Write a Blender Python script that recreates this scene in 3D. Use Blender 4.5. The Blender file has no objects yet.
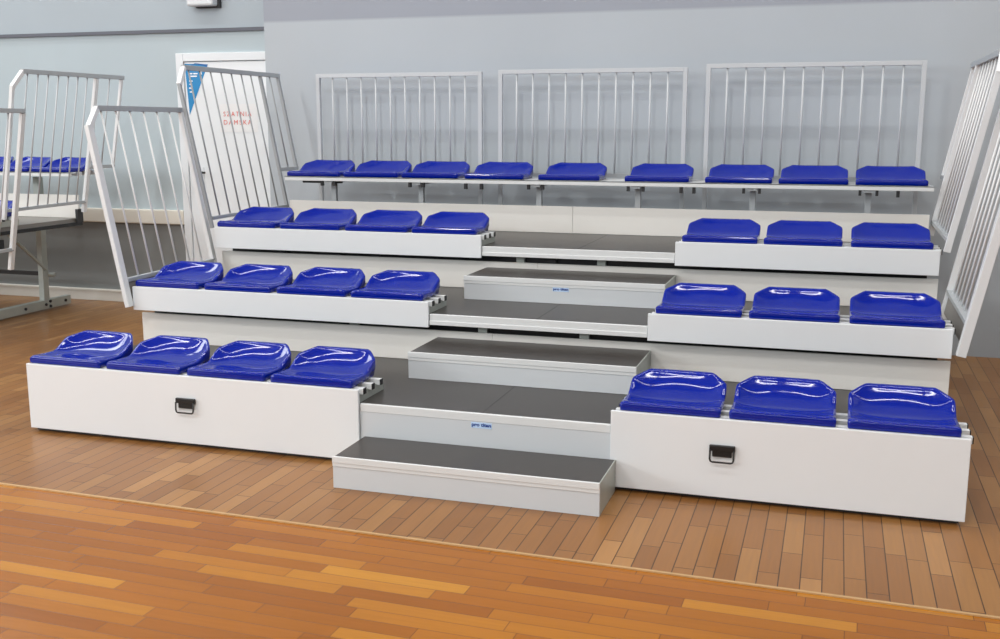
import bpy, math, random
from mathutils import Vector, Matrix
random.seed(7)
S = bpy.context.scene
COL = S.collection
S.view_settings.view_transform = 'Standard'
S.view_settings.look = 'None'
S.view_settings.exposure = -0.02

# ------------------------------------------------------------------ materials
def lin(c):
    return tuple((v / 12.92 if v <= 0.04045 else ((v + 0.055) / 1.055) ** 2.4) for v in c)
def rgb(r, g, b):
    return lin((r / 255, g / 255, b / 255)) + (1,)

def new_mat(name):
    m = bpy.data.materials.new(name); m.use_nodes = True
    nt = m.node_tree
    return m, nt, nt.nodes['Principled BSDF']

def plain(name, col, rough=0.5, metal=0.0, spec=0.5, var=0.04, scale=6.0, coat=0.0, bump=0.0, bscale=300):
    m, nt, b = new_mat(name)
    b.inputs['Roughness'].default_value = rough
    b.inputs['Metallic'].default_value = metal
    b.inputs['Specular IOR Level'].default_value = spec
    b.inputs['Coat Weight'].default_value = coat
    b.inputs['Coat Roughness'].default_value = 0.05
    tc = nt.nodes.new('ShaderNodeTexCoord')
    nz = nt.nodes.new('ShaderNodeTexNoise'); nz.inputs['Scale'].default_value = scale
    nz.inputs['Detail'].default_value = 4
    mx = nt.nodes.new('ShaderNodeMix'); mx.data_type = 'RGBA'
    a = tuple(max(0, v * (1 - var)) for v in col[:3]) + (1,)
    c = tuple(min(1, v * (1 + var)) for v in col[:3]) + (1,)
    mx.inputs[6].default_value = a; mx.inputs[7].default_value = c
    nt.links.new(tc.outputs['Object'], nz.inputs['Vector'])
    nt.links.new(nz.outputs['Fac'], mx.inputs[0])
    nt.links.new(mx.outputs[2], b.inputs['Base Color'])
    if bump:
        n2 = nt.nodes.new('ShaderNodeTexNoise'); n2.inputs['Scale'].default_value = bscale
        bp = nt.nodes.new('ShaderNodeBump'); bp.inputs['Strength'].default_value = bump
        bp.inputs['Distance'].default_value = 0.002
        nt.links.new(tc.outputs['Object'], n2.inputs['Vector'])
        nt.links.new(n2.outputs['Fac'], bp.inputs['Height'])
        nt.links.new(bp.outputs['Normal'], b.inputs['Normal'])
    return m

class NB:
    """tiny node-math helper"""
    def __init__(s, nt): s.nt = nt
    def sock(s, node, i, v):
        if isinstance(v, (int, float)): node.inputs[i].default_value = v
        else: s.nt.links.new(v, node.inputs[i])
    def m(s, op, a, b=0.0, c=0.0):
        n = s.nt.nodes.new('ShaderNodeMath'); n.operation = op
        s.sock(n, 0, a); s.sock(n, 1, b)
        if op in ('MULTIPLY_ADD', 'SMOOTH_MIN', 'WRAP'): s.sock(n, 2, c)
        return n.outputs[0]
    def noise1(s, v):
        n = s.nt.nodes.new('ShaderNodeTexWhiteNoise'); n.noise_dimensions = '1D'
        s.sock(n, 'W', v) if not isinstance(v, (int, float)) else None
        return n.outputs['Value']

def parquet(name, along_x, width, length, cols, gap_col, gap, rough, rot=0.0, grain=0.25):
    m, nt, b = new_mat(name)
    q = NB(nt)
    tc = nt.nodes.new('ShaderNodeTexCoord')
    mp = nt.nodes.new('ShaderNodeMapping'); mp.inputs['Rotation'].default_value = (0, 0, rot)
    nt.links.new(tc.outputs['Object'], mp.inputs['Vector'])
    sx = nt.nodes.new('ShaderNodeSeparateXYZ'); nt.links.new(mp.outputs[0], sx.inputs[0])
    u, v = (sx.outputs[0], sx.outputs[1]) if along_x else (sx.outputs[1], sx.outputs[0])
    vs = q.m('DIVIDE', v, width); row = q.m('FLOOR', vs); fv = q.m('FRACT', vs)
    us = q.m('ADD', q.m('DIVIDE', u, length), q.m('MULTIPLY', q.noise1(row), 13.7))
    pl = q.m('FLOOR', us); fu = q.m('FRACT', us)
    rnd = q.noise1(q.m('ADD', q.m('MULTIPLY', row, 37.31), q.m('MULTIPLY', pl, 3.713)))
    rnd2 = q.noise1(q.m('ADD', q.m('MULTIPLY', row, 11.91), q.m('MULTIPLY', pl, 7.177)))
    dv = q.m('MULTIPLY', q.m('MINIMUM', fv, q.m('SUBTRACT', 1.0, fv)), width)
    du = q.m('MULTIPLY', q.m('MINIMUM', fu, q.m('SUBTRACT', 1.0, fu)), length)
    dist = q.m('MINIMUM', dv, du)
    mr = nt.nodes.new('ShaderNodeMapRange'); mr.interpolation_type = 'SMOOTHSTEP'
    mr.inputs['From Min'].default_value = gap * 0.3; mr.inputs['From Max'].default_value = gap
    nt.links.new(dist, mr.inputs['Value'])
    cr = nt.nodes.new('ShaderNodeValToRGB')
    els = cr.color_ramp.elements
    for i, c in enumerate(cols):
        p = i / (len(cols) - 1)
        p = min(1.0, p ** 0.8 * (0.97 if i < len(cols) - 1 else 1.0))
        e = els[i] if i < 2 else els.new(p)
        e.position = p; e.color = c
    nt.links.new(rnd, cr.inputs[0])
    # grain stretched along the plank
    cb = nt.nodes.new('ShaderNodeCombineXYZ')
    nt.links.new(q.m('MULTIPLY', u, 5.0), cb.inputs[0]); nt.links.new(q.m('MULTIPLY', v, 85.0), cb.inputs[1])
    nt.links.new(q.m('MULTIPLY', rnd2, 30.0), cb.inputs[2])
    gz = nt.nodes.new('ShaderNodeTexNoise'); gz.inputs['Scale'].default_value = 1.0; gz.inputs['Detail'].default_value = 5
    nt.links.new(cb.outputs[0], gz.inputs['Vector'])
    gm = q.m('ADD', 1.0 - grain * 0.5, q.m('MULTIPLY', gz.outputs['Fac'], grain))
    big = nt.nodes.new('ShaderNodeTexNoise'); big.inputs['Scale'].default_value = 0.9
    nt.links.new(tc.outputs['Object'], big.inputs['Vector'])
    gm = q.m('MULTIPLY', gm, q.m('ADD', 0.88, q.m('MULTIPLY', big.outputs['Fac'], 0.24)))
    vm = nt.nodes.new('ShaderNodeVectorMath'); vm.operation = 'SCALE'
    nt.links.new(cr.outputs[0], vm.inputs[0]); nt.links.new(gm, vm.inputs[3])
    mx = nt.nodes.new('ShaderNodeMix'); mx.data_type = 'RGBA'
    mx.inputs[6].default_value = gap_col
    nt.links.new(mr.outputs[0], mx.inputs[0]); nt.links.new(vm.outputs[0], mx.inputs[7])
    nt.links.new(mx.outputs[2], b.inputs['Base Color'])
    ro = q.m('ADD', rough, q.m('MULTIPLY', gz.outputs['Fac'], 0.12))
    nt.links.new(ro, b.inputs['Roughness'])
    b.inputs['Specular IOR Level'].default_value = 0.34
    bp = nt.nodes.new('ShaderNodeBump'); bp.inputs['Strength'].default_value = 0.25; bp.inputs['Distance'].default_value = 0.001
    nt.links.new(mr.outputs[0], bp.inputs['Height']); nt.links.new(bp.outputs[0], b.inputs['Normal'])
    return m

def two_tone_wall(name, low, high, zsplit):
    m, nt, b = new_mat(name)
    q = NB(nt)
    tc = nt.nodes.new('ShaderNodeTexCoord')
    sx = nt.nodes.new('ShaderNodeSeparateXYZ'); nt.links.new(tc.outputs['Object'], sx.inputs[0])
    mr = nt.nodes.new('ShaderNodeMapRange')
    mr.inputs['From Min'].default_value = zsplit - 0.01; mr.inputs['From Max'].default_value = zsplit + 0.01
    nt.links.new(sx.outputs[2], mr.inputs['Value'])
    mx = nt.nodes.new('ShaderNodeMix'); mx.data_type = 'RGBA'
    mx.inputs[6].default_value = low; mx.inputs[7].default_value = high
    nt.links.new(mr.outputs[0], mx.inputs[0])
    nz = nt.nodes.new('ShaderNodeTexNoise'); nz.inputs['Scale'].default_value = 1.6; nz.inputs['Detail'].default_value = 5
    nt.links.new(tc.outputs['Object'], nz.inputs['Vector'])
    vm = nt.nodes.new('ShaderNodeVectorMath'); vm.operation = 'SCALE'
    nt.links.new(mx.outputs[2], vm.inputs[0])
    nt.links.new(q.m('ADD', 0.95, q.m('MULTIPLY', nz.outputs['Fac'], 0.1)), vm.inputs[3])
    nt.links.new(vm.outputs[0], b.inputs['Base Color'])
    b.inputs['Roughness'].default_value = 0.75
    n2 = nt.nodes.new('ShaderNodeTexNoise'); n2.inputs['Scale'].default_value = 220
    bp = nt.nodes.new('ShaderNodeBump'); bp.inputs['Strength'].default_value = 0.08; bp.inputs['Distance'].default_value = 0.002
    nt.links.new(tc.outputs['Object'], n2.inputs['Vector'])
    nt.links.new(n2.outputs['Fac'], bp.inputs['Height']); nt.links.new(bp.outputs[0], b.inputs['Normal'])
    return m

M = dict(
    white=plain('white_laminate', rgb(228, 233, 236), 0.35, var=0.015),
    cream=plain('cream_laminate', rgb(228, 227, 222), 0.4, var=0.02),
    grey_white=plain('pale_grey_laminate', rgb(204, 210, 214), 0.38, var=0.015),
    alu=plain('brushed_aluminium', rgb(218, 222, 223), 0.35, 0.0, var=0.03, scale=20),
    deck=plain('dark_deck_board', rgb(52, 48, 45), 0.34, var=0.14, scale=5, bump=0.15),
    blue=plain('glossy_blue_plastic', rgb(0, 28, 140), 0.06, spec=0.38, var=0.02),
    black=plain('black_plastic', rgb(20, 20, 22), 0.4, var=0.1),
    dark=plain('dark_steel', rgb(52, 53, 55), 0.5, 0.3, var=0.08),
    rail=plain('white_painted_tube', rgb(222, 226, 228), 0.35, var=0.02),
    railgrey=plain('grey_painted_tube', rgb(168, 174, 178), 0.35, var=0.02),
    rail_mid=plain('light_grey_painted_tube', rgb(192, 198, 202), 0.35, var=0.02),
    baluster=plain('shaded_tube_paint', rgb(154, 159, 163), 0.4, var=0.02),  # slim rail only: shaded sides of white tubes put into the colour
    taupe=plain('taupe_steel_plate', rgb(132, 130, 126), 0.5, 0.1, var=0.05),
    steel=plain('galvanised_steel', rgb(178, 184, 178), 0.42, 0.3, var=0.1, scale=14),
    door=plain('white_door_paint', rgb(224, 230, 234), 0.45, var=0.015),
    frame=plain('white_frame_paint', rgb(218, 224, 228), 0.45, var=0.015),
    cyan=plain('blue_poster_print', rgb(0, 128, 188), 0.5, var=0.03),
    cyan2=plain('dark_blue_poster_print', rgb(12, 92, 160), 0.5, var=0.03),
    paper=plain('white_print', rgb(235, 240, 244), 0.6, var=0.01),
    pink=plain('pale_paper_sheet', rgb(228, 231, 233), 0.6, var=0.01),
    red=plain('red_print', rgb(214, 96, 84), 0.6, var=0.03),
    navy=plain('navy_print', rgb(18, 62, 140), 0.5, var=0.03),
    lblue=plain('light_blue_label', rgb(190, 216, 246), 0.4, var=0.02),
    skirting=plain('white_skirting', rgb(214, 212, 204), 0.5, var=0.06, scale=9),
    brass=plain('pale_floor_strip', rgb(196, 160, 112), 0.4, 0.2, var=0.1, scale=15),
    darkwall=plain('grey_dado_paint', rgb(128, 132, 132), 0.6, var=0.07, scale=3),
    ledge=plain('cream_ledge_paint', rgb(214, 212, 202), 0.5, var=0.03),
    strip=plain('dark_grey_strip', rgb(92, 96, 106), 0.6, var=0.05),
    wall_l=two_tone_wall('left_wall_paint', rgb(174, 188, 194), rgb(164, 176, 184), 2.2),
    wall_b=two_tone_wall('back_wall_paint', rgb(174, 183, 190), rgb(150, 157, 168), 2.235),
    ceil=plain('ceiling_paint', rgb(215, 215, 212), 0.8),
    floor_a=parquet('court_parquet', True, 0.066, 0.52,
                    [rgb(140, 80, 6), rgb(150, 89, 8), rgb(157, 94, 10), rgb(151, 90, 9), rgb(159, 97, 12), rgb(164, 102, 16), rgb(184, 126, 34)],
                    rgb(88, 50, 12), 0.0016, 0.15, rot=math.radians(1.45)),
    floor_b=parquet('old_parquet', False, 0.069, 0.40,
                    [rgb(130, 87, 44), rgb(138, 94, 49), rgb(144, 100, 53), rgb(140, 96, 51), rgb(148, 105, 57), rgb(162, 118, 69)],
                    rgb(58, 36, 18), 0.0026, 0.26, grain=0.35),
)

# ------------------------------------------------------------------ geometry helpers
class MB:
    def __init__(s): s.v = []; s.f = []; s.mi = []
    def box(s, x0, x1, y0, y1, z0, z1):
        n = len(s.v)
        s.v += [(x0, y0, z0), (x1, y0, z0), (x1, y1, z0), (x0, y1, z0), (x0, y0, z1), (x1, y0, z1), (x1, y1, z1), (x0, y1, z1)]
        for f in ((0, 3, 2, 1), (4, 5, 6, 7), (0, 1, 5, 4), (1, 2, 6, 5), (2, 3, 7, 6), (3, 0, 4, 7)):
            s.f.append(tuple(n + i for i in f))
        return s
    def bar(s, p, q, w, h, side=(1, 0, 0)):
        """square tube from p to q; w measured along 'side', h across"""
        p, q = Vector(p), Vector(q); d = (q - p).normalized()
        a = Vector(side); a = (a - d * a.dot(d)).normalized(); b = d.cross(a)
        n = len(s.v)
        for c in (p, q):
            for i, j in ((-1, -1), (1, -1), (1, 1), (-1, 1)):
                s.v.append(tuple(c + a * (i * w / 2) + b * (j * h / 2)))
        for f in ((3, 2, 1, 0), (4, 5, 6, 7), (0, 1, 5, 4), (1, 2, 6, 5), (2, 3, 7, 6), (3, 0, 4, 7)):
            s.f.append(tuple(n + i for i in f))
        return s
    def tube(s, pts, r, seg=10):
        pts = [Vector(p) for p in pts]; n0 = len(s.v)
        prev = None
        for i, p in enumerate(pts):
            d = (pts[min(i + 1, len(pts) - 1)] - pts[max(i - 1, 0)]).normalized()
            ref = prev if prev is not None else (Vector((0, 0, 1)) if abs(d.z) < 0.9 else Vector((1, 0, 0)))
            a = (ref - d * ref.dot(d)).normalized(); prev = a; b = d.cross(a)
            for k in range(seg):
                t = 2 * math.pi * k / seg
                s.v.append(tuple(p + a * math.cos(t) * r + b * math.sin(t) * r))
        for i in range(len(pts) - 1):
            for k in range(seg):
                k2 = (k + 1) % seg
                s.f.append((n0 + i * seg + k, n0 + i * seg + k2, n0 + (i + 1) * seg + k2, n0 + (i + 1) * seg + k))
        s.f.append(tuple(n0 + k for k in reversed(range(seg))))
        e = n0 + (len(pts) - 1) * seg
        s.f.append(tuple(e + k for k in range(seg)))
        return s
    def poly(s, pts):
        n = len(s.v); s.v += [tuple(p) for p in pts]; s.f.append(tuple(range(n, n + len(pts)))); return s
    def build(s, name, mat, parent=None, bevel=0.0, smooth=False, origin=None):
        me = bpy.data.meshes.new(name)
        off = Vector((0, 0, 0))
        o = bpy.data.objects.new(name, me); COL.objects.link(o)
        if parent is not None:
            o.parent = parent
            r = parent
            while r is not None: off += r.location; r = r.parent
        elif origin is not None:
            off = Vector(origin); o.location = off
        me.from_pydata([tuple(Vector(v) - off) for v in s.v], [], s.f)
        me.materials.append(mat)
        if smooth:
            for p in me.polygons: p.use_smooth = True
        me.update()
        if bevel:
            b = o.modifiers.new('bevel', 'BEVEL'); b.width = bevel; b.segments = 2; b.limit_method = 'ANGLE'
        return o

def empty(name, loc, label, cat, group=None):
    o = bpy.data.objects.new(name, None); COL.objects.link(o)
    o.location = loc; o.empty_display_size = 0.1
    tag(o, label, cat, group); return o
def tag(o, label, cat, group=None):
    o['label'] = label; o['category'] = cat
    if group: o['group'] = group
    return o
def struct(o): o['kind'] = 'structure'; return o

def text_mesh(body, width, height, center, mat, name, parent, spacing=1.0, bold=0.0):
    """flat lettering standing in the XZ plane, facing -Y"""
    cu = bpy.data.curves.new(name, 'FONT'); cu.body = body; cu.align_x = 'CENTER'; cu.align_y = 'CENTER'
    cu.space_character = spacing; cu.resolution_u = 3; cu.extrude = 0.0; cu.offset = bold
    t = bpy.data.objects.new(name + '_tmp', cu); COL.objects.link(t)
    bpy.context.view_layer.update()
    me = bpy.data.meshes.new_from_object(t.evaluated_get(bpy.context.evaluated_depsgraph_get()))
    bpy.data.objects.remove(t)
    xs = [v.co.x for v in me.vertices]; ys = [v.co.y for v in me.vertices]
    cx, cy = (min(xs) + max(xs)) / 2, (min(ys) + max(ys)) / 2
    sx, sy = width / (max(xs) - min(xs)), height / (max(ys) - min(ys))
    off = Vector((0, 0, 0)); r = parent
    while r is not None: off += r.location; r = r.parent
    for v in me.vertices:
        v.co = Vector((center[0] + (v.co.x - cx) * sx, center[1], center[2] + (v.co.y - cy) * sy)) - off
    me.materials.clear(); me.materials.append(mat)
    o = bpy.data.objects.new(name, me); COL.objects.link(o); o.parent = parent
    return o

# ------------------------------------------------------------------ room shell
WB, WL, XE = 3.22, 3.42, -0.468          # back wall, recessed left wall, corner between them
FY0, FS = -0.693, -0.0245                # floor seam
def seam(x): return FY0 + FS * x
fm = MB()
X0, X1 = -9.0, 11.0
fm.poly([(X0, -13, 0), (X1, -13, 0), (X1, seam(X1), 0), (X0, seam(X0), 0)])
fm.poly([(X0, seam(X0), 0), (X1, seam(X1), 0), (X1, 3.9, 0), (X0, 3.9, 0)])
fl = struct(fm.build('floor', M['floor_a'])); fl.data.materials.append(M['floor_b']); fl.data.polygons[1].material_index = 1
struct(MB().bar((X0, seam(X0), 0.0025), (X1, seam(X1), 0.0025), 0.012, 0.005, (0, 1, 0)).build('trim_1', M['brass']))
HZ = 6.2
wl = MB(); wl.box(X0, XE, WL, WL + 0.2, 0.69, HZ)
struct(wl.build('wall_left', M['wall_l']))
struct(MB().box(X0, -1.372, WL + 0.004, WL + 0.2, 0, 0.69).build('wall_left_lower', M['darkwall']))
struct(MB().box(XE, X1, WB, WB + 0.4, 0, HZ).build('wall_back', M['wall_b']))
struct(MB().box(X0, X1, -13, 3.9, HZ, HZ + 0.1).build('ceiling', M['ceil']))
struct(MB().box(X0, -1.372, WL - 0.03, WL + 0.01, 0.672, 0.79).build('trim_2', M['ledge'], bevel=0.008))
struct(MB().box(X0, XE, WL - 0.02, WL + 0.01, 2.196, 2.222).build('wall_strip', M['strip']))  # thin dark strip across the left wall
bbm = MB().box(X0, -1.372, WL - 0.022, WL + 0.01, 0.0, 0.095)
bbm.box(X0, -1.372, WL - 0.03, WL + 0.01, 0.082, 0.1)
struct(bbm.build('baseboard_left', M['skirting'], bevel=0.004))

# door with poster and lettering
dr = bpy.data.objects.new('door_1', None); COL.objects.link(dr); dr.location = (-0.9, WL, 0); struct(dr)
DF = WL - 0.025
f = MB().box(-1.372, -1.305, DF, WL + 0.02, 0, 2.036); f.box(-1.305, XE - 0.002, DF, WL + 0.02, 1.972, 2.036)
f.build('door_frame', M['frame'], dr, bevel=0.004)
MB().box(-1.301, XE - 0.002, DF + 0.012, WL + 0.02, 0.006, 1.967).build('door_leaf', M['door'], dr, bevel=0.003)
pm = MB().poly([(-1.296, DF + 0.010, 1.955), (-1.272, DF + 0.010, 1.555), (-1.085, DF + 0.010, 1.948)])
po = pm.build('door_poster', M['cyan'], dr); po['label'] = 'blue triangular poster at top left of the door'
MB().poly([(-1.294, DF + 0.009, 1.925), (-1.293, DF + 0.009, 1.915), (-1.2, DF + 0.009, 1.95), (-1.09, DF + 0.009, 1.93), (-1.086, DF + 0.009, 1.946),
           (-1.2, DF + 0.009, 1.958)]).build('poster_band', M['cyan2'], po)
tl = MB()
for i, (x, z, w) in enumerate([(-1.245, 1.872, 0.035), (-1.2, 1.872, 0.04), (-1.225, 1.852, 0.075), (-1.245, 1.815, 0.03), (-1.248, 1.79, 0.022), (-1.25, 1.76, 0.03), (-1.25, 1.73, 0.02)]):
    tl.poly([(x - w / 2, DF + 0.008, z), (x + w / 2, DF + 0.008, z), (x + w / 2, DF + 0.008, z + 0.010), (x - w / 2, DF + 0.008, z + 0.010)])
tl.poly([(-1.152, DF + 0.008, 1.87), (-1.14, DF + 0.008, 1.87), (-1.15, DF + 0.008, 1.915), (-1.16, DF + 0.008, 1.91)])
tl.build('poster_print', M['paper'], po)
sg = MB().poly([(-1.0, DF + 0.010, 1.42), (-0.66, DF + 0.010, 1.42), (-0.66, DF + 0.010, 1.64), (-1.0, DF + 0.010, 1.64)]).build('door_sign', M['pink'], dr)
sg['label'] = 'pale paper sign with red capitals'
text_mesh('SZATNIA', 0.25, 0.036, (-0.838, DF + 0.008, 1.562), M['red'], 'sign_lettering', sg, 1.35)
text_mesh('DAMSKA', 0.25, 0.036, (-0.838, DF + 0.008, 1.497), M['red'], 'sign_lettering', sg, 1.35)
hp = MB().box(-1.195, -1.165, DF + 0.006, DF + 0.012, 0.98, 1.14).build('handle_plate', M['frame'], dr)
MB().tube([(-1.18, DF + 0.012, 1.10), (-1.18, DF - 0.035, 1.10), (-1.175, DF - 0.042, 1.10), (-1.125, DF - 0.042, 1.10)], 0.008).build('door_handle', M['dark'], hp, smooth=True)

# unit on the wall above the door
wu = empty('wall_lamp', (-0.93, WL, 2.42), 'pale box lamp fixed high on the wall above the white door', 'lamp')
MB().box(-1.20, -0.965, WL - 0.10, WL - 0.012, 2.385, 2.56).build('housing', M['grey_white'], wu, bevel=0.015)
MB().box(-1.16, -0.945, WL - 0.03, WL, 2.375, 2.55).build('lamp_shadow_plate', M['dark'], wu, bevel=0.006)  # dark plate offset as the housing's cast shadow on the wall

# ------------------------------------------------------------------ the stands
d, H1, H = 0.85, 0.2722, 0.2549
ZK = [H1 + i * H for i in range(4)]
TB, FH = 0.0665, 0.1315
XL1, XR0, XR1 = 1.7595, 2.879, 4.226
ORD = ['front', 'second', 'third', 'top']

def seat_rails(t, x0, x1, y0, z):
    """three square tubes with black end caps that carry the seats"""
    for yy in (0.032, 0.122, 0.212):
        r = MB().box(x0, x1, y0 + yy - 0.014, y0 + yy + 0.014, z + 0.038, z + 0.066).build('seat_rail', M['alu'], t, bevel=0.002)
        for xa, xb in ((x0 - 0.004, x0 + 0.001), (x1 - 0.001, x1 + 0.004)):
            MB().box(xa, xb, y0 + yy - 0.013, y0 + yy + 0.013, z + 0.039, z + 0.065).build('end_cap', M['black'], r)
def bracket(t, x, y0, z, mat='steel', back=0.275):
    m = MB(); n = len(m.v)
    prof = [(0.004, 0.001), (back, 0.001), (back, 0.045), (0.004, 0.045)]
    a = [(x - 0.004, y0 + p, z + q) for p, q in prof]; b = [(x + 0.004, y0 + p, z + q) for p, q in prof]
    m.v += a + b
    m.f += [(3, 2, 1, 0), (4, 5, 6, 7), (0, 1, 5, 4), (1, 2, 6, 5), (2, 3, 7, 6), (3, 0, 4, 7)]
    m.build('seat_bracket', M[mat], t)
def pull_handle(parent, xc, zt):
    """black recessed pull with a folding wire loop"""
    h = MB().box(xc - 0.050, xc + 0.050, -0.034, -0.0195, zt - 0.024, zt).build('pull_handle', M['black'], parent, bevel=0.003)
    MB().box(xc - 0.038, xc + 0.038, -0.030, -0.0195, zt - 0.048, zt - 0.022).build('handle_flap', M['black'], h, bevel=0.003)
    a = zt - 0.018; b = zt - 0.067
    MB().tube([(xc - 0.046, -0.036, a), (xc - 0.046, -0.038, b + 0.012), (xc - 0.043, -0.038, b + 0.003), (xc - 0.036, -0.038, b),
               (xc + 0.036, -0.038, b), (xc + 0.043, -0.038, b + 0.003), (xc + 0.046, -0.038, b + 0.012), (xc + 0.046, -0.036, a)], 0.0038, 8).build('handle_loop', M['black'], h, smooth=True)
def sticker(parent, xc, y, zc, w=0.088, h=0.024):
    s = MB().box(xc - w / 2, xc + w / 2, y - 0.0012, y + 0.0005, zc - h / 2, zc + h / 2).build('label_sticker', M['lblue'], parent)
    s['label'] = 'small light blue sticker with navy lettering'
    text_mesh('pro titan', w * 0.94, h * 0.80, (xc, y - 0.0018, zc), M['navy'], 'sticker_lettering', s, 1.0, 0.045)

def tier(k):
    y0, z = k * d, ZK[k]
    t = empty('seating_tier', (2.1, y0 + 0.4, 0 if k == 0 else ZK[k - 1]), {
        0: 'front seating tier standing on parquet with tall white panels and black handles',
        1: 'second seating tier from the floor, shallow white panels, dark deck with step on it',
        2: 'third seating tier from the floor, white panels, just below the long bench'}[k], 'seating tier')
    zt = z + TB; zb = 0.018 if k == 0 else zt - FH
    for x0, x1 in ((0.0, XL1), (XR0, XR1)):
        p = MB().box(x0, x1, y0 - 0.018, y0, zb, zt).build('front_panel', M['white'], t, bevel=0.0025)
        if k == 0: pull_handle(p, 0.891 if x0 == 0 else 3.328, 0.236)
        if k == 0: MB().box(x0 + 0.02, x1 - 0.02, y0 + 0.004, y0 + 0.03, 0.004, 0.05).build('panel_foot', M['dark'], t)
        seat_rails(t, x0 + 0.012, x1 + 0.008, y0, z)
        for xb in (x0 + 0.016, (x0 + x1) / 2, x1 - 0.012): bracket(t, xb, y0, z)
    # deck, aisle nosing and aisle front
    MB().box(0.03, 4.2, y0 + 0.004, y0 + d + 0.058, z - 0.03, z).build('deck', M['deck'], t)
    MB().box(2.315, 2.318, y0 + 0.004, y0 + d + 0.05, z - 0.0005, z + 0.0006).build('deck_joint', M['dark'], t)
    nz = MB().box(XL1 + 0.003, XR0 - 0.003, y0 - 0.006, y0 + 0.012, z - 0.032, z + 0.003)
    if k: nz.box(XL1 + 0.003, XR0 - 0.003, y0 - 0.010, y0 + 0.004, z - 0.052, z - 0.030)
    nz.build('nosing', M['alu'], t, bevel=0.002)
    if k == 0:
        ap = MB().box(XL1 + 0.002, XR0 - 0.002, y0 - 0.004, y0 + 0.01, 0.01, z - 0.030).build('aisle_panel', M['grey_white'], t)
        sticker(ap, 2.322, y0 - 0.0045, 0.2245, 0.092, 0.025)
    if k > 0:
        rz0, rz1 = ZK[k - 1] + 0.001, z - 0.092
        r = MB()
        for xa, xb in ((0.0, 2.0795), (2.0805, 4.232)):
            r.box(xa, xb, y0 + 0.056, y0 + 0.072, rz0, rz1)
        r.build('riser_panel', M['cream'], t, bevel=0.0015)
        for xs, mt in {1: ((0.53, 'black'), (1.02, 'black'), (1.30, 'steel'), (2.02, 'steel'), (2.55, 'steel'), (3.1, 'black'), (3.9, 'black')),
                       2: ((0.42, 'black'), (0.80, 'black'), (1.05, 'black'), (1.97, 'steel'), (2.16, 'black'), (2.45, 'steel'), (3.2, 'black'), (3.75, 'black'))}[k]:
            MB().box(xs - 0.024, xs + 0.024, y0 + 0.074, y0 + 0.10, rz1 - 0.05, z - 0.031).build('support_clamp', M[mt], t)
        MB().box(0.05, 4.18, y0 + 0.102, y0 + 0.13, rz1 - 0.06, z - 0.031).build('cross_beam_or_shade', M['black'], t)  # added black strip that puts the shade into the gap above the riser
    # understructure
    for xl in (0.5, 2.1, 3.75):
        MB().box(xl - 0.02, xl + 0.02, y0 + d - 0.02, y0 + d + 0.02, 0.03, z - 0.03).build('support_leg', M['steel'], t)
        MB().box(xl - 0.03, xl + 0.03, y0 + 0.12, y0 + d + 0.03, 0.004, 0.034).build('base_beam', M['steel'], t)
    return t
for k in range(3): tier(k)

# top bench row
def bench(x0, x1, legs, label, riser, y0=3 * d):
    zt = 1.126
    t = empty('bench_tier', ((x0 + x1) / 2, y0 + 0.2, ZK[2]), label, 'bench')
    b = MB().box(x0, x1, y0 - 0.012, y0 + 0.004, 1.097, zt); b.box(x0, x1, y0 - 0.012, y0 + 0.06, zt - 0.008, zt)
    b.build('front_bar', M['alu'], t, bevel=0.002)
    for yy in (0.122, 0.212, 0.33):
        MB().box(x0 + 0.01, x1 - 0.01, y0 + yy - 0.014, y0 + yy + 0.014, zt - 0.028, zt).build('seat_rail', M['alu'], t)
    for xl in legs:
        l = MB().box(xl - 0.018, xl + 0.018, y0 + 0.085, y0 + 0.115, ZK[2] + 0.005, 1.105).build('leg', M['railgrey'], t, bevel=0.002)
        MB().box(xl - 0.03, xl + 0.03, y0 + 0.0, y0 + 0.34, 1.082, 1.105).build('arm', M['railgrey'], l)
        for dx in (-0.05, 0.045):
            MB().box(xl + dx - 0.008, xl + dx + 0.008, y0 + 0.002, y0 + 0.03, 1.064, 1.106).build('clamp_hook', M['dark'], t)
    if riser:
        r = MB()
        for xa, xb in riser: r.box(xa, xb, y0 + 0.056, y0 + 0.072, ZK[2] + 0.001, 0.956)
        r.build('riser_panel', M['cream'], t, bevel=0.0015)
    return t
bt = bench(0.035, 4.244, (0.36, 1.012, 1.843, 2.497, 3.212, 3.888), 'long raised top bench on grey legs carrying nine blue seats along back wall',
      ((0.03, 2.079), (2.081, 4.236)))
for xs in (1.36, 1.47, 2.78, 2.86, 4.05):
    MB().box(xs - 0.009, xs + 0.009, 2.552, 2.58, 1.058, 1.106).build('clamp_hook', M['dark'], bt)
MB().box(0.13, 0.42, 2.62, 2.66, 1.078, 1.104).build('cross_beam_or_shade', M['dark'], bt)

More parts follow.
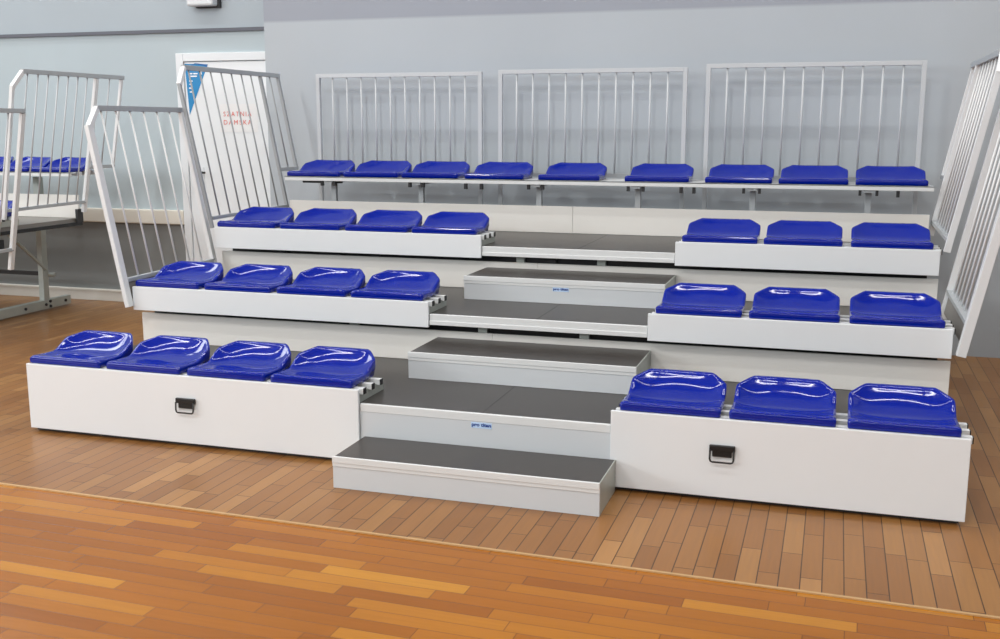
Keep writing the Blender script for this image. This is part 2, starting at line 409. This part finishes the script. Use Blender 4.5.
# ------------------------------------------------------------------ seats
def seat_mesh():
    W2, DEP = 0.198, 0.345
    NU, NV = 36, 36
    def ss(a, b, t):
        t = max(0, min(1, (t - a) / (b - a))); return t * t * (3 - 2 * t)
    def halfw(v):                       # plan outline: straight sides, chamfered rear corners
        w = W2 - 0.002 * ss(0.0, 0.6, v)
        if v > 0.74: w -= 0.066 * ((v - 0.74) / 0.26) ** 1.1
        if v < 0.03: w -= 0.003 * (1 - v / 0.03)
        return w
    def rim(v):                         # height of the side edge
        return 0.038 - 0.003 * ss(0, 0.4, v) + 0.048 * ss(0.44, 0.78, v) + 0.028 * max(0, (v - 0.72) / 0.28)
    def mid(v):                         # height along the centre line
        return 0.036 - 0.021 * ss(0.03, 0.22, v) + 0.094 * max(0, (v - 0.32) / 0.68) ** 2.5
    V = []; F = []
    rows = []
    for j in range(NV + 1):
        v = j / NV
        v = v ** 1.0
        row = []
        for i in range(NU + 1):
            u = -1 + 2 * i / NU
            w = halfw(v); x = u * w
            e = abs(u) ** (4.5 - 1.5 * ss(0.5, 1, v))
            z = mid(v) * (1 - e) + rim(v) * e
            # front roll
            if v < 0.04: z -= 0.002 * (1 - v / 0.04) ** 2
            # rounded rim
            z -= 0.006 * max(0, (abs(u) - 0.93) / 0.07) ** 2
            # rear bow and top roll; top corners chamfered down
            y = v * DEP
            if v > 0.93: z -= 0.008 * ((v - 0.93) / 0.07) ** 2
            y += 0.010 * (1 - u * u) * ss(0.7, 1, v)
            row.append(len(V)); V.append((x, y, z))
        rows.append(row)
    for j in range(NV):
        for i in range(NU):
            F.append((rows[j][i], rows[j][i + 1], rows[j + 1][i + 1], rows[j + 1][i]))
    # outer lip and skirt
    border = rows[0][:] + [rows[j][NU] for j in range(1, NV + 1)] + rows[NV][-2::-1] + [rows[j][0] for j in range(NV - 1, 0, -1)]
    cx, cy = 0, DEP / 2
    def ring(fn):
        r = []
        for b in border:
            x, y, z = V[b]; r.append(len(V)); V.append(fn(x, y, z))
        return r
    def out(x, y, k):
        dx, dy = x / W2, (y - cy) / cy
        return x + k * dx, y + k * dy
    # full skirt at the front and sides, only a rolled lip on the raised back
    nf = NU + 1                          # the first nf border points run along the front lip
    def low(i_front, x, y, z):
        return -0.014 if i_front else (max(0.0, min(z - 0.030, 0.012 + (z - 0.03) * 0.45)) if y > 0.1 else 0.002)
    def ring2(k, zf, zs):
        r = []
        for i, b in enumerate(border):
            x, y, z = V[b]; fr = i < nf
            X, Y = out(x, y, k)
            if fr: Y = min(Y, 0.0)
            r.append(len(V)); V.append((X, Y, zf if fr else zs(x, y, z)))
        return r
    side = lambda x, y, z: max(0.0, min(z - 0.030, 0.012 + (z - 0.03) * 0.45)) if y > 0.1 else 0.002
    rr = [border,
          ring(lambda x, y, z: (*out(x, y, 0.003), z - 0.004)),
          ring(lambda x, y, z: (*out(x, y, 0.004), z - 0.012)),
          ring2(0.003, 0.003, side), ring2(0.0015, 0.001, lambda x, y, z: side(x, y, z) * 0.9)]
    r5 = []; r6 = []
    for i, b in enumerate(border):
        x, y, z = V[b]
        X, Y = out(x, y, -0.004)
        if i < nf: Y = 0.001
        r5.append(len(V)); V.append((X, Y, 0.0006 if i < nf else 0.001))
    for i, b in enumerate(border):
        x, y, z = V[b]
        X, Y = out(x, y, -0.006)
        if i < nf: Y = 0.0015
        r6.append(len(V)); V.append((X, Y, 0.0))
    rr += [r5, r6]
    n = len(border)
    for a, b in zip(rr[:-1], rr[1:]):
        for i in range(n):
            F.append((a[i], b[i], b[(i + 1) % n], a[(i + 1) % n]))
    F.append(tuple(reversed(rr[-1])))
    me = bpy.data.meshes.new('seat')
    me.from_pydata(V, [], F); me.materials.append(M['blue'])
    me.polygons.foreach_set('use_smooth', [True] * len(me.polygons)); me.update()
    return me
seat0 = bpy.data.objects.new('stadium_seat', seat_mesh()); COL.objects.link(seat0)
_used = [False]
def place_seat(xc, y, z, label, group):
    if _used[0]:
        o = seat0.copy(); COL.objects.link(o)
    else:
        o = seat0; _used[0] = True
    o.location = (xc, y, z)
    tag(o, label, 'seat', group); return o
LS = [0.213, 0.651, 1.091, 1.523]; RS = [3.113, 3.548, 3.992]
ln = ['leftmost of four', 'second of four from the left end', 'third of four from the left end', 'rightmost of four, beside the aisle']
rn = ['nearest the dark steps', 'middle one of three', 'outermost at the right end']
for k in range(3):
    for x, n in zip(LS, ln):
        place_seat(x, k * d - 0.001, ZK[k] + 0.0672, 'blue seat, %s row left of the steps, %s' % (ORD[k], n), 'blue seats left of the steps')
    for x, n in zip(RS, rn):
        place_seat(x, k * d - 0.001, ZK[k] + 0.0672, 'blue seat, %s row right of the steps, %s' % (ORD[k], n), 'blue seats right of the steps')
TS = [0.248, 0.679, 1.107, 1.557, 2.06, 2.626, 3.127, 3.568, 4.011]
tn = ['first at the left end', 'second from the left end', 'third from the left end', 'fourth from the left, last of the close group', 'fifth from the left, gap on both sides',
      'sixth from the left, gap on both sides', 'third from the right end', 'second from the right end', 'last at the right end']
for x, n in zip(TS, tn):
    place_seat(x, 2.552, 1.1265, 'blue seat on the long top bench, %s' % n, 'blue seats on the top bench')

# ------------------------------------------------------------------ steps
def step(x0, x1, yf, yb, z0, z1, label, stick=False):
    t = empty('step_unit', ((x0 + x1) / 2, (yf + yb) / 2, z0), label, 'step')
    b = MB().box(x0, x1, yf, yf + 0.014, z0 + 0.001, z1 - 0.02).build('step_front', M['grey_white'], t)
    MB().box(x0, x0 + 0.012, yf + 0.014, yb, z0 + 0.001, z1 - 0.004).build('side_panel', M['steel'], t)
    MB().box(x1 - 0.012, x1, yf + 0.014, yb, z0 + 0.001, z1 - 0.004).build('side_panel', M['steel'], t)
    MB().box(x0 + 0.004, x1 - 0.004, yf + 0.006, yb, z1 - 0.02, z1).build('tread', M['deck'], t, bevel=0.001)
    n = MB().box(x0 - 0.001, x1 + 0.001, yf - 0.006, yf + 0.006, z1 - 0.024, z1 + 0.002)
    n.box(x0 - 0.001, x1 + 0.001, yf - 0.003, yf + 0.004, z1 - 0.04, z1 - 0.02)
    n.build('nosing', M['alu'], t, bevel=0.0015)
    MB().box(x1 - 0.003, x1 + 0.001, yf + 0.006, yb, z1 - 0.010, z1 + 0.0008).build('edge_trim', M['steel'], t)
    if stick: sticker(b, (x0 + x1) / 2 - 0.005, yf - 0.0005, z1 - 0.051, 0.09, 0.022)
step(1.784, 2.903, -0.326, -0.02, 0.0, 0.134, 'low dark-topped step standing on the parquet in front of the aisle')
step(1.779, 2.886, 0.514, 0.903, H1, H1 + 0.129, 'grey step with dark tread on the front deck, middle of three steps')
step(1.767, 2.878, 1.364, 1.753, ZK[1], ZK[1] + 0.129, 'grey step with dark tread and small sticker, topmost of three steps', True)

# ------------------------------------------------------------------ guard rails
def back_rail(x0, x1, ztop, label):
    y = 3.0; w = 0.028
    t = empty('guard_rail', ((x0 + x1) / 2, y, ZK[2]), label, 'railing', 'guard rails behind the top bench')
    for x in (x0 + w / 2, x1 - w / 2):
        MB().box(x - w / 2, x + w / 2, y - 0.015, y + 0.015, 0.1, ztop).build('post', M['rail_mid'], t, bevel=0.002)
    MB().box(x0 + w, x1 - w, y - 0.015, y + 0.015, ztop - w, ztop).build('top_rail', M['rail_mid'], t, bevel=0.002)
    MB().box(x0 + w, x1 - w, y - 0.012, y + 0.012, 1.13, 1.155).build('bottom_rail', M['railgrey'], t)
    for i in range(10):
        x = x0 + w / 2 + (x1 - x0 - w) * (i + 1) / 11
        MB().tube([(x, y, 1.15), (x, y, ztop - w + 0.004)], 0.0065, 8).build('baluster', M['rail_mid'], t, smooth=True)
back_rail(0.068, 1.333, 1.838, 'grey barred rail behind the top bench, left of three')
back_rail(1.452, 2.742, 1.846, 'grey barred rail behind the top bench, middle of three')
back_rail(2.862, 4.190, 1.864, 'grey barred rail behind the top bench, right of three')

LEAN = 0.195
def side_rail(xb, sgn, kind, label, group, ya=None, yb=None, ym=2.68, th=0.026, plate=True, slim=False):
    """kind 2: short rail on the second row; kind 3: longer rail up to the bench. sgn: outward direction"""
    zb = 0.465 if kind == 2 else 0.84
    yB, yE = (0.91, 1.71) if kind == 2 else (1.758, 2.945)
    if ya is not None: yB, yE = ya, yb
    y0, yA = (yB - 0.105, yB - 0.10) if kind == 2 else (yB - 0.068, yB - 0.086)
    zA, zT = (1.475, 1.568) if kind == 2 else (1.733, 1.828)
    zl = 0.628 if kind == 2 else 0.9
    def P(y, z): return (xb + sgn * LEAN * (z - zb), y, z)
    t = empty('side_guard_rail', P((y0 + yE) / 2, zb), label, 'railing', group)
    w = 0.045 if kind == 2 else 0.024
    rl, rg, rb = M['rail'], M['railgrey'], (M['baluster'] if slim else M['rail_mid'] if not plate else M['rail'])
    if slim: rl, w, th = rb, 0.018, 0.022  # posts take the grey that holds their shade
    yax = (0, 1, 0); xax = (1, 0, 0)
    MB().bar(P(y0, zb + (0.018 if kind == 2 else 0)), P(yA, zA), w, th, yax).build('front_post', rl, t, bevel=0.002)
    MB().bar(P(yA - 0.002, zA - 0.012), P(yB, zT), 0.03, th + 0.002, (1, 0, 0)).build('corner_bar', M['rail'], t, bevel=0.002)
    MB().bar(P(yB - 0.01, zT), P(yE + 0.005, zT), th + 0.006, 0.03, xax).build('top_bar', rg, t, bevel=0.002)
    if kind == 2:
        MB().bar(P(yE, zb + 0.03), P(yE - 0.005, zT - 0.015), 0.035, th, yax).build('rear_post', rl, t, bevel=0.002)
        ye = yE
        ys = [yB + 0.03 + (yE - yB - 0.03) * (i + 0.0) / 6 for i in range(6)]
    else:
        ye = ym
        MB().bar(P(ym, zl - 0.07), P(ym, zT - 0.015), 0.022 if slim else 0.034, th, yax).build('middle_post', rl, t, bevel=0.002)
        MB().bar(P(yE - 0.012, 1.165), P(yE - 0.012, zT - 0.015), 0.022, 0.022, yax).build('rear_post', rl, t, bevel=0.002)
        MB().bar(P(ym, 1.165), P(yE, 1.165), 0.026, 0.026, xax).build('tie_bar', rg, t, bevel=0.002)
        ys = [yB + 0.045 + (ym - yB - 0.045) * i / 7 for i in range(7)]
        MB().tube([P((ym + yE) / 2, 1.165), P((ym + yE) / 2, zT)], 0.0055, 8).build('baluster', rb, t, smooth=True)
    MB().bar(P(y0 + 0.02, zl), P(ye, zl + 0.008), th, 0.022, xax).build('bottom_bar', rg, t, bevel=0.002)
    q0, q1 = (y0 + w / 2 + 0.002, ye - 0.02)
    kp = MB(); dx = 0.004
    for sx in (-dx, dx):
        for y, z in ((q0, zb + 0.06), (q1, zb + 0.06), (q1, zl - 0.008), (q0, zl - 0.008)):
            p = P(y, z); kp.v.append((p[0] + sx, p[1], p[2]))
    kp.f = [(0, 1, 2, 3), (7, 6, 5, 4), (0, 4, 5, 1), (1, 5, 6, 2), (2, 6, 7, 3), (3, 7, 4, 0)]
    if plate: kp.build('kick_plate', M['taupe'], t)
    for y in ys: MB().tube([P(y, zl), P(y, zT)], 0.0055, 8).build('baluster', rb, t, smooth=True)
    return t
G = 'outward leaning side guard rails'
side_rail(-0.001, -1, 2, 'white barred side rail leaning outward at left end of the second row', G)
side_rail(-0.020, -1, 3, 'barred side rail leaning outward at left end of third row, before the door', G, slim=True)
side_rail(XR1 + 0.03, 1, 2, 'white barred side rail at right end of the second row, nearest right edge', G, th=0.04)
side_rail(XR1 + 0.03, 1, 3, 'white barred side rail at right end of the third row by the bench', G, th=0.034)

# ------------------------------------------------------------------ neighbouring stand at the far left
XN = -1.70
side_rail(XN - 0.003, 1, 3, 'barred side rail on the neighbouring stand at left, before its blue seats', 'side rails of the neighbouring stand', 1.85, 2.90, 2.60, plate=False)
side_rail(XN - 0.003, 1, 2, 'barred side rail cut by the left photo edge on the neighbouring stand', 'side rails of the neighbouring stand', 0.96, 1.80, plate=False)
XT = XN - 0.036
nt_ = empty('neighbour_tier', (XT - 1, 2.1, 0), 'neighbouring seating tier at far left with dark deck, steel leg and floor beam', 'seating tier')
z3 = ZK[2]
MB().box(-4.2, XT - 0.03, 1.704, 2.608, z3 - 0.03, z3).build('deck', M['taupe'], nt_)
MB().box(-4.2, XT - 0.02, 1.700, 2.64, z3 - 0.055, z3 - 0.03).build('deck_frame', M['black'], nt_)
MB().box(-4.2, XT, 1.682, 1.7, z3 + TB - FH, z3 + TB).build('front_panel', M['white'], nt_, bevel=0.002)
seat_rails(nt_, -4.2, XT - 0.01, 1.7, z3)
bracket(nt_, XT - 0.02, 1.7, z3)
MB().bar((-2.362, 2.87, 0.016), (-2.362, 2.90, 1.07), 0.06, 0.05, (0, 1, 0)).build('support_leg', M['steel'], nt_, bevel=0.003)
bb = MB().box(-2.39, -2.335, 1.2, 3.15, 0.012, 0.085).build('base_beam', M['steel'], nt_, bevel=0.004)
bo = MB()
for yy, zz in ((2.85, 0.05), (2.90, 0.03), (2.90, 0.07), (3.08, 0.05), (2.62, 0.05), (2.2, 0.05)):
    bo.tube([(-2.336, yy, zz), (-2.325, yy, zz)], 0.012, 6)
bo.build('bolt', M['dark'], bb)
MB().tube([(-2.336, 2.91, 0.285), (-2.29, 2.93, 0.285)], 0.016, 10).build('leg_knob', M['steel'], nt_)
MB().bar((-2.33, 2.875, 0.335), (-2.33, 2.40, 0.735), 0.018, 0.018).build('brace', M['steel'], nt_)
MB().bar((-2.388, 2.86, 0.30), (-4.15, 2.86, 0.30), 0.03, 0.03, (0, 1, 0)).build('cross_beam_or_shade', M['black'], nt_)
MB().box(XT - 0.015, XT + 0.006, 2.56, 2.62, z3 - 0.03, z3 + 0.07).build('rail_socket', M['dark'], nt_)
MB().box(XT - 0.03, XT + 0.0, 1.70, 1.80, 0.62, 0.70).build('rail_socket', M['black'], nt_)
MB().box(-4.2, -4.15, 1.8, 2.6, 0.0, z3 - 0.06).build('support_leg', M['steel'], nt_)
bench(-4.2, XT - 0.02, (-4.0, -3.1), 'raised bench of the neighbouring stand at far left carrying blue seats', ((-4.2, XT - 0.02),))
for i, n in enumerate(['nearest the rail end', 'second from its right end', 'cut by the photo edge']):
    ns = place_seat(XT - 0.215 - 0.37 * i, 2.552, 1.1265, 'blue seat on the neighbouring far left bench, %s' % n, 'blue seats of the neighbouring stand'); ns.scale = (0.87, 1, 1)
place_seat(XT - 0.225, 1.699, z3 + 0.0672, 'blue seat low on the neighbouring stand at the left photo edge', 'blue seats of the neighbouring stand')

# ------------------------------------------------------------------ camera
yaw, pitch, roll, F = -0.3042, 0.1809, 0.0002, 1062.99
fwd = Vector((math.sin(yaw) * math.cos(pitch), math.cos(yaw) * math.cos(pitch), -math.sin(pitch)))
rt = fwd.cross(Vector((0, 0, 1))).normalized(); up = rt.cross(fwd)
c, s_ = math.cos(roll), math.sin(roll)
rt, up = c * rt + s_ * up, -s_ * rt + c * up
cam = bpy.data.cameras.new('camera'); co = bpy.data.objects.new('camera', cam); COL.objects.link(co)
co.matrix_world = Matrix(((rt.x, up.x, -fwd.x, 3.6991), (rt.y, up.y, -fwd.y, -4.128), (rt.z, up.z, -fwd.z, 1.4758), (0, 0, 0, 1)))
cam.sensor_width = 36; cam.lens = F / 1000 * 36; cam.clip_end = 100
S.camera = co

# ------------------------------------------------------------------ light
w = bpy.data.worlds.new('world'); S.world = w; w.use_nodes = True
bg = w.node_tree.nodes['Background']; bg.inputs[0].default_value = (0.92, 0.96, 1.0, 1); bg.inputs[1].default_value = 0.30
def area(name, loc, tgt, sx, sy, power, col=(1, 1, 1)):
    l = bpy.data.lights.new(name, 'AREA'); l.shape = 'RECTANGLE'; l.size = sx; l.size_y = sy; l.energy = power; l.color = col
    o = bpy.data.objects.new(name, l); COL.objects.link(o); o.location = loc
    dv = Vector(tgt) - Vector(loc); o.rotation_euler = dv.to_track_quat('-Z', 'Y').to_euler()
    return o
for x in (-5.3, -1.8, 1.7, 5.2, 8.7):
    area('ceiling_tube_light', (x, 0.9, 5.9), (x, 0.9001, 0), 3.3, 0.09, 36, (1.0, 0.99, 0.97))
    area('ceiling_tube_light', (x, 2.2, 5.9), (x, 2.2001, 0), 3.3, 0.09, 32, (1.0, 0.99, 0.97))
    area('ceiling_tube_light', (x, -2.4, 5.9), (x, -2.3999, 0), 3.1, 0.07, 34, (1.0, 0.99, 0.97))
    area('ceiling_tube_light', (x, -8.5, 5.9), (x, -8.4999, 0), 3.1, 0.10, 34, (1.0, 0.99, 0.97))
for x, p in ((-1.5, 140), (2.6, 100)):
    area('hall_light', (x, -5.2, 5.8), (x + 0.6, 1.5, 0.8), 0.30, 1.2, p, (1.0, 0.99, 0.97))
area('window_or_fill_light', (-8.5, -7.5, 3.6), (1.5, 2, 0.6), 8, 2.4, 520, (0.95, 0.98, 1.0))
area('window_or_fill_light', (1.5, -12, 4.6), (2.5, 2, 0.6), 9, 0.6, 200, (0.97, 0.99, 1.0))  # added front fill behind the camera, brightens the white fronts
area('window_or_fill_light', (-4.2, 3.3, 4.4), (-1.5, -3, 0.6), 6.5, 1.1, 170, (0.95, 0.98, 1.0))
